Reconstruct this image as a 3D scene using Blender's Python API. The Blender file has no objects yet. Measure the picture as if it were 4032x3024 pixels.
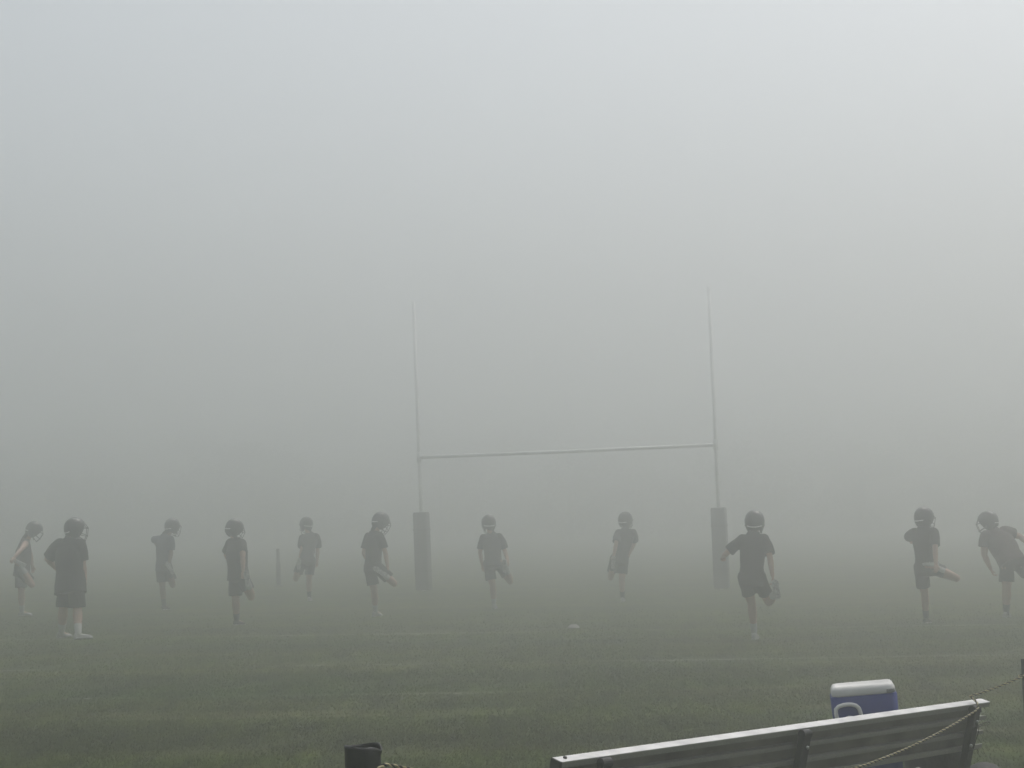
import bpy, bmesh, math, random
import numpy as np
from mathutils import Matrix, Vector

R = math.radians
rnd = random.Random(7)
nrs = np.random.RandomState(11)
sc = bpy.context.scene
C = sc.collection

# ------------------------------------------------------------------ camera
CAM_H, PITCH, ROLL = 1.83, 4.009, -2.1
cam = bpy.data.cameras.new('camera')
cam_ob = bpy.data.objects.new('camera', cam)
C.objects.link(cam_ob)
sc.camera = cam_ob
cam.sensor_width = 36
cam.lens = 65.1
cam.clip_start = 0.1
cam.clip_end = 3000
CAM_M = Matrix.Translation((0, 0, CAM_H)) @ Matrix.Rotation(R(90 + PITCH), 4, 'X') @ Matrix.Rotation(R(ROLL), 4, 'Z')
cam_ob.matrix_world = CAM_M

# ------------------------------------------------------------------ sky, sun, exposure
SUN_EL, SUN_AZ = 64, 44
world = bpy.data.worlds.new('World')
sc.world = world
world.use_nodes = True
wn = world.node_tree
bg = wn.nodes['Background']
sky = wn.nodes.new('ShaderNodeTexSky')
sky.sky_type = 'NISHITA'
sky.sun_disc = False
sky.sun_elevation = R(SUN_EL)
sky.sun_rotation = R(SUN_AZ)
sky.dust_density = 6
sky.ozone_density = 1
hs = wn.nodes.new('ShaderNodeHueSaturation')
hs.inputs['Saturation'].default_value = 0.40
hs.inputs['Hue'].default_value = 0.47
wn.links.new(sky.outputs[0], hs.inputs['Color'])
wn.links.new(hs.outputs[0], bg.inputs[0])
bg.inputs[1].default_value = 0.15
sun = bpy.data.lights.new('sun', 'SUN')
sun_ob = bpy.data.objects.new('sun', sun)
C.objects.link(sun_ob)
sun.energy = 0.5
sun.angle = R(25)
sun.color = (1, .975, .94)
sd = Vector((math.sin(R(SUN_AZ)) * math.cos(R(SUN_EL)), math.cos(R(SUN_AZ)) * math.cos(R(SUN_EL)), math.sin(R(SUN_EL))))
sun_ob.rotation_euler = sd.to_track_quat('Z', 'Y').to_euler()
sc.view_settings.view_transform = 'Standard'
sc.view_settings.look = 'None'
sc.view_settings.gamma = 1
sc.view_settings.exposure = 0.07
sc.cycles.volume_bounces = 4
sc.cycles.max_bounces = 8
sc.cycles.use_denoising = True
FOG_DENSITY, FOG_G, FOG_TOP = 0.031, 0.87, 12.5

# ------------------------------------------------------------------ small maths: photograph pixel (4032 x 3024) -> ray
FPX = 65.1 / 36 * 4032
EYE = Vector((0, 0, CAM_H))
CAM_R = CAM_M.to_3x3()


def ray(px, py):
    return (CAM_R @ Vector(((px - 2016) / FPX, (1512 - py) / FPX, -1))).normalized()


SLOPE = -0.021          # the field falls gently to the right


def gz(x):
    return SLOPE * max(-60, min(60, x))


def ground_at(px, py, h=0.0):
    d = ray(px, py)
    t = (h - CAM_H) / (d.z - SLOPE * d.x)
    return EYE + d * t


def at_depth(px, py, y):
    d = ray(px, py)
    return EYE + d * (y / d.y)


def reach(parent, px, py, L, sign):
    """the point on the line of sight that lies L from parent, on the far (+) or near (-) side"""
    d = ray(px, py)
    w = EYE - parent
    b = w.dot(d)
    q = b * b - (w.dot(w) - L * L)
    if q <= 0:
        p = EYE + d * (-b)
        return parent + (p - parent).normalized() * L
    return EYE + d * (-b + sign * math.sqrt(q))


# ------------------------------------------------------------------ materials
def pmat(name, col, rough=.8, var=.15, scale=8, bump=0.0, bscale=60, metal=0, spec=.5, stretch=(1, 1, 1), col2=None):
    m = bpy.data.materials.new(name)
    m.use_nodes = True
    n, l = m.node_tree.nodes, m.node_tree.links
    b = n['Principled BSDF']
    b.inputs['Roughness'].default_value = rough
    b.inputs['Metallic'].default_value = metal
    b.inputs['Specular IOR Level'].default_value = spec
    tc = n.new('ShaderNodeTexCoord')
    mp = n.new('ShaderNodeMapping')
    mp.inputs['Scale'].default_value = stretch
    l.new(tc.outputs['Object'], mp.inputs[0])
    nz = n.new('ShaderNodeTexNoise')
    nz.inputs['Scale'].default_value = scale
    nz.inputs['Detail'].default_value = 5
    l.new(mp.outputs[0], nz.inputs['Vector'])
    cr = n.new('ShaderNodeValToRGB')
    cr.color_ramp.elements[0].position = .3
    cr.color_ramp.elements[1].position = .7
    c2 = col2 if col2 else tuple(min(1, c * (1 + var)) for c in col)
    c1 = tuple(c * (1 - var) for c in col) if not col2 else col
    cr.color_ramp.elements[0].color = (*c1, 1)
    cr.color_ramp.elements[1].color = (*c2, 1)
    l.new(nz.outputs['Fac'], cr.inputs[0])
    l.new(cr.outputs[0], b.inputs['Base Color'])
    if bump:
        nb = n.new('ShaderNodeTexNoise')
        nb.inputs['Scale'].default_value = bscale
        nb.inputs['Detail'].default_value = 4
        l.new(mp.outputs[0], nb.inputs['Vector'])
        bp = n.new('ShaderNodeBump')
        bp.inputs['Strength'].default_value = bump
        bp.inputs['Distance'].default_value = .01
        l.new(nb.outputs['Fac'], bp.inputs['Height'])
        l.new(bp.outputs[0], b.inputs['Normal'])
    return m


M = {
    'skin': pmat('skin', (.42, .27, .20), .55, .12, 9),
    'skin_dark': pmat('skin_dark', (.20, .12, .085), .55, .12, 9),
    'black_cloth': pmat('black_cloth', (.009, .009, .010), .9, .3, 14, .3, 120),
    'navy_cloth': pmat('navy_cloth', (.045, .05, .085), .9, .25, 14, .3, 120),
    'maroon_cloth': pmat('maroon_cloth', (.045, .025, .028), .9, .25, 14, .3, 120),
    'grey_cloth': pmat('grey_cloth', (.011, .011, .012), .9, .25, 14, .3, 120),
    'helmet': pmat('helmet_paint', (.02, .02, .022), .32, .2, 6),
    'white_plastic': pmat('white_plastic', (.72, .72, .71), .45, .08, 12),
    'mask': pmat('mask_coating', (.03, .03, .03), .4, .1, 8),
    'white_cloth': pmat('white_cloth', (.45, .45, .43), .9, .12, 25, .3, 90),
    'dark_sock': pmat('dark_sock', (.04, .04, .045), .9, .2, 25),
    'white_shoe': pmat('white_shoe', (.40, .40, .38), .55, .25, 18),
    'dark_shoe': pmat('dark_shoe', (.03, .03, .032), .5, .3, 18),
    'sole': pmat('shoe_sole', (.16, .16, .155), .7, .5, 30, col2=(.62, .62, .60)),
    'alu': pmat('brushed_aluminium', (.27, .265, .25), .5, .2, 6, .08, 60, metal=.35, stretch=(.6, 30, 30)),
    'alu_shaded': pmat('shaded_aluminium', (.155, .145, .118), .6, .4, 5, .2, 60, metal=.1),  # plank metal again, darkened to carry the shade in the channels
    'steel_dark': pmat('dark_steel', (.014, .015, .016), .6, .35, 14, .2, 80, metal=.1),
    'bolt': pmat('zinc_bolt', (.5, .5, .5), .4, .2, 40, metal=.8),
    'black_rubber': pmat('black_rubber', (.01, .01, .01), .55, .3, 20),
    'black_pipe': pmat('black_pipe_plastic', (.006, .007, .008), .5, .35, 11, .15, 50),
    'cooler_blue': pmat('cooler_blue', (.018, .032, .19), .5, .2, 7, .06, 150),
    'cooler_white': pmat('cooler_white', (.62, .62, .60), .5, .1, 9, .05, 120),
    'cooler_grey': pmat('cooler_grey', (.2, .2, .2), .5, .1, 9),
    'yellow_rope': pmat('yellow_rope', (.42, .37, .22), .8, .35, 60),
    'black_rope': pmat('black_rope', (.015, .015, .014), .8, .3, 60),
    'goal_paint': pmat('goal_paint', (.72, .72, .69), .5, .15, 3),
    'pad_vinyl': pmat('pad_vinyl', (.040, .042, .045), .5, .3, 4, .15, 25),
    'bag': pmat('black_bag_nylon', (.012, .012, .013), .7, .3, 12, .3, 60),
    'post_dark': pmat('post_dark', (.06, .06, .06), .6, .3, 9, .2, 40),
    'disc': pmat('disc_plastic', (.26, .25, .235), .6, .15, 20),
    'alu_skylit': pmat('skylit_aluminium', (.58, .58, .57), .38, .22, 9, .05, 60, metal=.3),  # plank metal with light from the sky put into the colour
    'strap': pmat('strap_webbing', (.20, .20, .195), .7, .15, 20),
    'hair': pmat('dark_hair', (.022, .016, .012), .7, .3, 40),
    'hazed_cloth': pmat('hazed_black_cloth', (.034, .034, .036), .9, .25, 14, .3, 120),  # black kit of distant players, haze lightened into the colour
    'soil': pmat('soil', (.03, .025, .018), .95, .3, 9),
}


# ground: mown grass with drier streaks, worn spots and the ghost of a painted line
def ground_material(name, blades=False):
    m = bpy.data.materials.new(name)
    m.use_nodes = True
    n, l = m.node_tree.nodes, m.node_tree.links
    b = n['Principled BSDF']
    b.inputs['Roughness'].default_value = .95
    b.inputs['Specular IOR Level'].default_value = .15
    tc = n.new('ShaderNodeTexCoord')

    def noise(scale, stretch, detail=6, rough=.6):
        mp = n.new('ShaderNodeMapping')
        mp.inputs['Scale'].default_value = stretch
        l.new(tc.outputs['Object'], mp.inputs[0])
        z = n.new('ShaderNodeTexNoise')
        z.inputs['Scale'].default_value = scale
        z.inputs['Detail'].default_value = detail
        z.inputs['Roughness'].default_value = rough
        l.new(mp.outputs[0], z.inputs['Vector'])
        return z.outputs['Fac']

    def ramp(src, a, bb, c0, c1):
        r = n.new('ShaderNodeValToRGB')
        r.color_ramp.elements[0].position = a
        r.color_ramp.elements[1].position = bb
        r.color_ramp.elements[0].color = (*c0, 1)
        r.color_ramp.elements[1].color = (*c1, 1)
        l.new(src, r.inputs[0])
        return r.outputs[0]

    def mix(f, a, bb):
        x = n.new('ShaderNodeMix')
        x.data_type = 'RGBA'
        l.new(f, x.inputs['Factor'])
        l.new(a, x.inputs['A'])
        l.new(bb, x.inputs['B'])
        return x.outputs['Result']

    fine = ramp(noise(22, (1, .5, 1)), .3, .72, (.018, .031, .002), (.034, .050, .004))
    dry = ramp(noise(30, (1, .5, 1)), .3, .72, (.038, .044, .010), (.066, .070, .024))
    streak = ramp(noise(.28, (.22, 1.5, 1), 5, .62), .44, .62, (0, 0, 0), (.85, .85, .85))
    col = mix(streak, fine, dry)
    lush = ramp(noise(.35, (.5, 1, 1), 4), .52, .68, (0, 0, 0), (.7, .7, .7))
    g2 = ramp(noise(26, (1, .5, 1)), .3, .7, (.011, .028, .003), (.022, .044, .006))
    col = mix(lush, col, g2)
    mid = ramp(noise(3.2, (1, .22, 1), 8, .78), .36, .64, (.38, .40, .40), (1.55, 1.55, 1.5))
    mm = n.new('ShaderNodeMix')
    mm.data_type = 'RGBA'
    mm.blend_type = 'MULTIPLY'
    mm.inputs['Factor'].default_value = 1
    l.new(col, mm.inputs['A'])
    l.new(mid, mm.inputs['B'])
    col = mm.outputs['Result']
    tuft = ramp(noise(1.0, (.13, .9, 1), 7, .72), .54, .64, (0, 0, 0), (.52, .52, .52))
    band = ramp(noise(.55, (.045, 1, 1), 3, .6), .38, .62, (.66, .70, .70), (1.35, 1.32, 1.3))
    m2 = n.new('ShaderNodeMix')
    m2.data_type = 'RGBA'
    m2.blend_type = 'MULTIPLY'
    m2.inputs['Factor'].default_value = 1
    l.new(col, m2.inputs['A'])
    l.new(band, m2.inputs['B'])
    col = m2.outputs['Result']
    straw = ramp(noise(9, (1, .3, 1)), .3, .7, (.055, .060, .018), (.120, .118, .050))
    col = mix(tuft, col, straw)
    # worn line marking running across the field
    sx = n.new('ShaderNodeSeparateXYZ')
    l.new(tc.outputs['Object'], sx.inputs[0])

    def line(y, half, keep, amount):
        s = n.new('ShaderNodeMath'); s.operation = 'SUBTRACT'; s.inputs[1].default_value = y
        l.new(sx.outputs['Y'], s.inputs[0])
        a = n.new('ShaderNodeMath'); a.operation = 'ABSOLUTE'
        l.new(s.outputs[0], a.inputs[0])
        c = n.new('ShaderNodeMapRange'); c.inputs[1].default_value = half; c.inputs[2].default_value = half * .5
        l.new(a.outputs[0], c.inputs[0])
        w = ramp(noise(1.1, (.35, 1, 1), 6, .7), keep, keep + .2, (0, 0, 0), (amount,) * 3)
        mu = n.new('ShaderNodeMath'); mu.operation = 'MULTIPLY'
        l.new(c.outputs[0], mu.inputs[0])
        l.new(w, mu.inputs[1])
        return mu.outputs[0]
    chalk = n.new('ShaderNodeRGB'); chalk.outputs[0].default_value = (.30, .30, .26, 1)
    for y, hw, k, am in ((23.0, .13, .42, .55), (28.9, .18, .46, .50), (17.2, .10, .50, .45), (19.2, .10, .50, .50)):
        col = mix(line(y, hw, k, am), col, chalk.outputs[0])
    l.new(col, b.inputs['Base Color'])
    if blades:
        return m
    bp = n.new('ShaderNodeBump')
    bp.inputs['Strength'].default_value = .4
    bp.inputs['Distance'].default_value = .02
    l.new(noise(38, (1, .6, 1)), bp.inputs['Height'])
    l.new(bp.outputs[0], b.inputs['Normal'])
    return m


M['ground'] = ground_material('mown_grass')
M['blade'] = ground_material('grass_blades', True)


M['leaf'] = pmat('far_foliage', (.022, .036, .016), .9, .3, .5, col2=(.045, .06, .026))


# ------------------------------------------------------------------ mesh helpers
def link(ob, parent=None):
    C.objects.link(ob)
    if parent is not None:
        ob.parent = parent
    return ob


def mesh_ob(name, me, mat, parent=None, smooth=True):
    me.name = name
    if smooth:
        me.polygons.foreach_set('use_smooth', [True] * len(me.polygons))
    me.materials.clear()
    me.materials.append(mat)
    return link(bpy.data.objects.new(name, me), parent)


def thing(name, label, cat, loc, group=None):
    o = bpy.data.objects.new(name, None)
    o.empty_display_size = .1
    o.location = loc
    C.objects.link(o)
    o['label'] = label
    o['category'] = cat
    if group:
        o['group'] = group
    return o


def frame(d):
    d = d.normalized()
    a = Vector((0, 0, 1)) if abs(d.z) < .9 else Vector((1, 0, 0))
    x = d.cross(a).normalized()
    return x, x.cross(d).normalized(), d


class MB:
    """collects closed shapes and builds them as one mesh; o is the local origin"""
    def __init__(s, o=Vector((0, 0, 0))):
        s.v, s.f, s.o = [], [], Vector(o)

    def loft(s, rings, caps=True, close=True):
        base = len(s.v)
        k = len(rings[0])
        for r in rings:
            s.v += [tuple(Vector(p) - s.o) for p in r]
        for i in range(len(rings) - 1):
            for j in range(k if close else k - 1):
                a, b = base + i * k + j, base + i * k + (j + 1) % k
                s.f.append((a, b, b + k, a + k))
        if caps:
            s.f.append(tuple(base + j for j in range(k))[::-1])
            s.f.append(tuple(base + (len(rings) - 1) * k + j for j in range(k)))
        return s

    def ering(s, c, x, y, a, b, k=14, p=2.0):
        out = []
        for j in range(k):
            t = 2 * math.pi * j / k
            ct, st = math.cos(t), math.sin(t)
            e = 2 / p
            out.append(c + x * (a * math.copysign(abs(ct) ** e, ct)) + y * (b * math.copysign(abs(st) ** e, st)))
        return out

    def cone(s, p0, p1, r0, r1, k=12, round_ends=True):
        p0, p1 = Vector(p0), Vector(p1)
        x, y, d = frame(p1 - p0)
        rings = []
        if round_ends:
            for a in (80, 50, 22):
                rings.append(s.ering(p0 - d * r0 * math.sin(R(a)), x, y, r0 * math.cos(R(a)), r0 * math.cos(R(a)), k))
        rings.append(s.ering(p0, x, y, r0, r0, k))
        rings.append(s.ering(p1, x, y, r1, r1, k))
        if round_ends:
            for a in (22, 50, 80):
                rings.append(s.ering(p1 + d * r1 * math.sin(R(a)), x, y, r1 * math.cos(R(a)), r1 * math.cos(R(a)), k))
        return s.loft(rings)

    def chain(s, pts, rs, k=12):
        for i in range(len(pts) - 1):
            s.cone(pts[i], pts[i + 1], rs[i], rs[i + 1], k)
        return s

    def tube(s, pts, r, k=8, closed=False):
        pts = [Vector(p) for p in pts]
        n = len(pts)
        rings = []
        px = None
        for i in range(n):
            if closed:
                d = (pts[(i + 1) % n] - pts[i - 1]).normalized()
            else:
                d = (pts[min(i + 1, n - 1)] - pts[max(i - 1, 0)]).normalized()
            if px is None:
                x, y, _ = frame(d)
            else:
                x = (px - d * px.dot(d)).normalized()
                y = x.cross(d)
            px = x
            rr = r[i] if isinstance(r, (list, tuple)) else r
            rings.append(s.ering(pts[i], x, y, rr, rr, k))
        if closed:
            rings.append(rings[0])
        return s.loft(rings, caps=not closed)

    def ell(s, c, x, y, z, a, b, h, k=14, n=8):
        rings = []
        for i in range(n + 1):
            t = -math.pi / 2 + math.pi * (i + .02) / (n + .04)
            rings.append(s.ering(Vector(c) + z * (h * math.sin(t)), x, y, a * math.cos(t), b * math.cos(t), k))
        return s.loft(rings)

    def box(s, c, x, y, z, a, b, h, bevel=0.0):
        c = Vector(c)
        if bevel:
            rings = []
            for zz, ins in ((-h, bevel), (-h + bevel, 0), (h - bevel, 0), (h, bevel)):
                aa, bb = a - ins, b - ins
                q = bevel
                rings.append([c + z * zz + x * u + y * w for u, w in ((-aa + q, -bb), (aa - q, -bb), (aa, -bb + q), (aa, bb - q), (aa - q, bb), (-aa + q, bb), (-aa, bb - q), (-aa, -bb + q))])
            return s.loft(rings)
        rings = [[c + z * zz + x * u + y * w for u, w in ((-a, -b), (a, -b), (a, b), (-a, b))] for zz in (-h, h)]
        return s.loft(rings)

    def mesh(s):
        me = bpy.data.meshes.new('m')
        me.from_pydata(s.v, [], s.f)
        bm = bmesh.new()
        bm.from_mesh(me)
        bmesh.ops.recalc_face_normals(bm, faces=bm.faces)
        bm.to_mesh(me)
        bm.free()
        return me

    def build(s, name, mat, parent=None, smooth=True):
        return mesh_ob(name, s.mesh(), mat, parent, smooth)

    def skin(s, name, mat, parent, voxel, it=4, fac=.5, wrinkle=0.0, seed=0):
        """one continuous surface over all the shapes collected"""
        t = bpy.data.objects.new('t', s.mesh())
        C.objects.link(t)
        md = t.modifiers.new('r', 'REMESH')
        md.mode = 'VOXEL'
        md.voxel_size = voxel
        sm = t.modifiers.new('s', 'SMOOTH')
        sm.iterations = it
        sm.factor = fac
        dg = bpy.context.evaluated_depsgraph_get()
        me = bpy.data.meshes.new_from_object(t.evaluated_get(dg))
        old = t.data
        bpy.data.objects.remove(t)
        bpy.data.meshes.remove(old)
        if wrinkle:
            n = len(me.vertices)
            co = np.empty(n * 3)
            me.vertices.foreach_get('co', co)
            no = np.empty(n * 3)
            me.vertices.foreach_get('normal', no)
            co, no = co.reshape(-1, 3), no.reshape(-1, 3)
            rs = np.random.RandomState(seed)
            d = np.zeros(n)
            for f, a in ((9, 1), (17, .8), (31, .5), (55, .25)):
                for _ in range(3):
                    k = rs.normal(size=3)
                    k /= np.linalg.norm(k)
                    k[2] *= .55
                    ph = co @ (k * f) + rs.uniform(0, 6.3) + 1.2 * np.sin(co @ (rs.normal(size=3) * f * .35))
                    d += a * np.sin(ph) / 3
            co = co + no * (d * wrinkle)[:, None]
            me.vertices.foreach_set('co', co.ravel())
        return mesh_ob(name, me, mat, parent)


# ------------------------------------------------------------------ ground
def build_ground():
    xs = [-320, -200, -120, -60] + list(range(-50, 51, 10)) + [60, 120, 200, 320]
    ys = [-60, -20, 0] + list(range(10, 100, 10)) + [120, 180, 260, 400]
    v = [(x, y, gz(x)) for y in ys for x in xs]
    k = len(xs)
    f = [(j * k + i, j * k + i + 1, (j + 1) * k + i + 1, (j + 1) * k + i) for j in range(len(ys) - 1) for i in range(k - 1)]
    me = bpy.data.meshes.new('ground')
    me.from_pydata(v, [], f)
    o = mesh_ob('ground', me, M['ground'])
    o['kind'] = 'structure'
    o['label'] = 'mown playing field of dull green grass with drier streaks'
    return o


build_ground()


def build_grass():
    """short blades over the part of the field near enough to show them"""
    V, F = [], []
    n = 420000
    y = 11.8 + 26 * nrs.uniform(0, 1, n) ** 1.7
    x = nrs.uniform(-1, 1, n) * (.295 * y + 1.3)
    # clumped: drop blades by a low-frequency pattern
    pat = np.sin(x * 1.3 + .7 * np.sin(y * .9)) + np.sin(y * 2.1 + .8 * np.sin(x * .5)) + np.sin(x * 3.7 - y * 2.9)
    keep = (nrs.uniform(-3.6, .2, n) < pat) & (nrs.uniform(0, 1, n) > (y - 17) / 19)
    x, y = x[keep], y[keep]
    n = len(x)
    h = nrs.uniform(.008, .024, n) * (1 + .6 * (nrs.uniform(0, 1, n) > .97))
    w = nrs.uniform(.004, .008, n) * (.7 + y / 30)
    a = nrs.uniform(-.8, .8, n)
    lx, ly = nrs.normal(0, .014, n), nrs.uniform(.008, .045, n)
    z = SLOPE * x
    bx, by = np.cos(a) * w, np.sin(a) * w
    P = np.empty((n, 3, 3))
    P[:, 0] = np.stack([x - bx, y - by, z - .004], 1)
    P[:, 1] = np.stack([x + bx, y + by, z - .004], 1)
    P[:, 2] = np.stack([x + lx, y + ly, z + h], 1)
    me = bpy.data.meshes.new('grass')
    me.vertices.add(n * 3)
    me.vertices.foreach_set('co', P.ravel())
    me.loops.add(n * 3)
    me.loops.foreach_set('vertex_index', np.arange(n * 3, dtype=np.int32))
    me.polygons.add(n)
    me.polygons.foreach_set('loop_start', np.arange(0, n * 3, 3, dtype=np.int32))
    me.update()
    me.validate()
    o = mesh_ob('grass', me, M['blade'], smooth=False)
    o['kind'] = 'stuff'
    o['label'] = 'short green grass blades of the playing field'
    o['category'] = 'grass'


build_grass()


def build_wood():
    """the wood beyond the field, lost in the fog: trunks and leaf clumps of one mass"""
    V, F = [], []
    spots = []
    for n_, step_, x0_, y0_, h0_, h1_ in ((44, 3.0, -66, 124, 4.0, 7.0), (40, 3.8, -76, 138, 6.5, 9.5), (40, 4.8, -96, 154, 8.5, 11.4)):
        for i in range(n_):
            spots.append((x0_ + i * step_ + rnd.uniform(-1.4, 1.4), y0_ + rnd.uniform(-6, 8), rnd.uniform(h0_, h1_)))
    for x, y, H in spots:
        cz = gz(x)
        k = 6
        b = len(V)
        for t in (0, .5, 1):
            for j in range(k):
                r = .22 * (1 - .7 * t)
                V.append((x + r * math.cos(j * 1.047), y + r * math.sin(j * 1.047), cz + t * H * .7))
        for t in range(2):
            for j in range(k):
                F.append((b + t * k + j, b + t * k + (j + 1) % k, b + (t + 1) * k + (j + 1) % k, b + (t + 1) * k + j))
        clumps = [(rnd.gauss(0, H * .2), rnd.gauss(0, H * .18), H * rnd.uniform(.10, .92), H * rnd.uniform(.10, .18)) for _ in range(20)]
        for cx, cy, hz, cr in clumps:
            for _ in range(130):
                u = Vector((rnd.gauss(0, 1), rnd.gauss(0, 1), rnd.gauss(0, .8))).normalized() * cr * rnd.uniform(.5, 1.1)
                p = Vector((x + cx, y + cy, cz + min(hz, H - cr * .8))) + u
                p.z = max(p.z, cz + .2)
                q = [p + Vector((rnd.uniform(-.18, .18), rnd.uniform(-.18, .18), rnd.uniform(-.15, .15))) for _ in range(3)]
                b = len(V)
                V += [tuple(w) for w in q]
                F.append((b, b + 1, b + 2))
    me = bpy.data.meshes.new('far_wood')
    me.from_pydata(V, [], F)
    o = mesh_ob('far_wood', me, M['leaf'], smooth=False)
    o['kind'] = 'stuff'
    o['label'] = 'dim line of trees beyond the field almost lost in fog'
    o['category'] = 'trees'


build_wood()

# ------------------------------------------------------------------ goal posts
def build_goal():
    def colat(pxt, pyt, pxb, pyb, y):
        base = at_depth(pxb, pyb, y)
        base.z = gz(base.x)
        top = at_depth(pxt, pyt, y)
        top.x = base.x + (top.x - base.x) * .6
        return base, top
    lb, lt = colat(1625, 1187, 1659, 2010, 45.2)
    rb, rt = colat(2790, 1128, 2829, 1998, 43.4)
    root = thing('goal_post', 'tall pale H-shaped goal with dark padded uprights, faint in the fog', 'goal post', (lb + rb) / 2)
    o = root.location
    for b, t in ((lb, lt), (rb, rt)):
        MB(o).tube([b, b + (t - b) * .5, t], .041, 16).build('upright', M['goal_paint'], root)
    zc = (3.24 + lb.z, 3.24 + lb.z - .02)

    def on(b, t, z):
        return b + (t - b) * ((z - b.z) / (t.z - b.z))
    a, c = on(lb, lt, zc[0]), on(rb, rt, zc[1])
    MB(o).tube([a, (a + c) / 2 - Vector((0, 0, .012)), c], .044, 16).build('crossbar', M['goal_paint'], root)
    for p in (a, c):
        MB(o).tube([p - Vector((0, 0, .13)), p + Vector((0, 0, .13))], .058, 16).build('crossbar_clamp', M['goal_paint'], root)
    yaw = math.atan2((rb - lb).y, (rb - lb).x)
    x = Vector((math.cos(yaw), math.sin(yaw), 0))
    y = Vector((-x.y, x.x, 0))
    for b, t in ((lb, lt), (rb, rt)):
        up = (t - b).normalized()
        m = MB(o)
        rings = []
        for h, s in ((.02, .93), (.05, 1), (.6, 1.01), (1.2, 1), (1.86, .99), (1.90, .92)):
            rings.append(m.ering(b + up * h, x, y, .175 * s, .175 * s, 24, 7))
        m.loft(rings)
        pad = m.build('pad', M['pad_vinyl'], root)
        for h in (.45, 1.45):
            q = MB(o)
            ring = q.ering(b + up * h, x, y, .181, .181, 24, 7)
            ring2 = q.ering(b + up * (h + .05), x, y, .181, .181, 24, 7)
            q.loft([ring, ring2], caps=False)
            q.build('strap', M['black_rubber'], pad)


build_goal()

# ------------------------------------------------------------------ people
def crop(x0, y0, s):
    return lambda p: (x0 + p[0] / s, y0 + p[1] / s)


R1 = crop(0, 1980, 2.7645)
R2 = crop(760, 1980, 3.0717)
R3 = crop(1340, 1980, 2.9105)
R4 = crop(2100, 1980, 3.0717)
R5 = crop(2680, 1960, 2.765)
R6 = crop(3432, 1960, 2.765)


def hand(m, wrist, d, n, k, side):
    """palm and five bent fingers; d along the hand, n the way the palm faces, side +1/-1 puts the thumb"""
    d = d.normalized()
    n = (n - d * n.dot(d)).normalized()
    s = d.cross(n) * side
    pc = wrist + d * .05 * k
    m.ell(pc, s, n, d, .042 * k, .017 * k, .056 * k, 12, 6)
    for i, (o, L) in enumerate(((-.030, .066), (-.010, .078), (.011, .073), (.030, .056))):
        r0 = wrist + d * .085 * k + s * o * k
        a = r0 + (d * .85 + n * .45).normalized() * L * .45 * k
        b = a + (d * .35 + n * .9).normalized() * L * .36 * k
        c = b + (n * .95 - d * .25).normalized() * L * .28 * k
        m.chain([r0, a, b, c], [.0098 * k, .0092 * k, .0085 * k, .0078 * k], 8)
    t0 = wrist + d * .025 * k - s * .03 * k
    t1 = t0 + (d * .6 - s * .7 + n * .3).normalized() * .042 * k
    t2 = t1 + (d * .8 - s * .1 + n * .5).normalized() * .032 * k
    m.chain([t0, t1, t2], [.014 * k, .011 * k, .009 * k], 8)


def shoe(root, ankle, toe_dir, up, k, mat):
    toe_dir = toe_dir.normalized()
    up = (up - toe_dir * up.dot(toe_dir)).normalized()
    s = toe_dir.cross(up)
    o = root.location
    heel = ankle - toe_dir * .062 * k - up * .085 * k
    m = MB(o)
    rings = []
    for t, w, h, zc in ((-.012, .022, .022, .052), (.0, .034, .040, .058), (.03, .038, .050, .066), (.075, .039, .050, .066), (.12, .040, .038, .052),
                        (.17, .046, .031, .044), (.21, .048, .026, .038), (.25, .042, .021, .032), (.278, .026, .014, .027), (.288, .010, .007, .024)):
        rings.append(m.ering(heel + toe_dir * t * k + up * zc * k, s, up, w * k, h * k, 16, 2.4))
    m.loft(rings)
    m.cone(ankle - up * .03 * k, ankle + up * .03 * k, .042 * k, .044 * k, 14, False)
    sh = m.build('shoe', mat, root)
    q = MB(o)
    out = []
    for t, w in ((-.016, .02), (.0, .037), (.04, .041), (.10, .036), (.15, .043), (.2, .051), (.245, .047), (.28, .03), (.293, .01)):
        out.append((t, w))
    top = [heel + toe_dir * t * k + s * w * k for t, w in out] + [heel + toe_dir * t * k - s * w * k for t, w in out[::-1]]
    q.loft([[p + up * .002 * k for p in top], [p + up * .022 * k for p in top]])
    for t, w in ((.02, .02), (.02, -.02), (.17, .03), (.17, -.03), (.23, .025), (.23, -.025)):
        c = heel + toe_dir * t * k + s * w * k
        q.cone(c + up * .004 * k, c - up * .010 * k, .008 * k, .005 * k, 8, False)
    q.build('sole', M['sole'], sh, smooth=False)
    return sh


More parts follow.
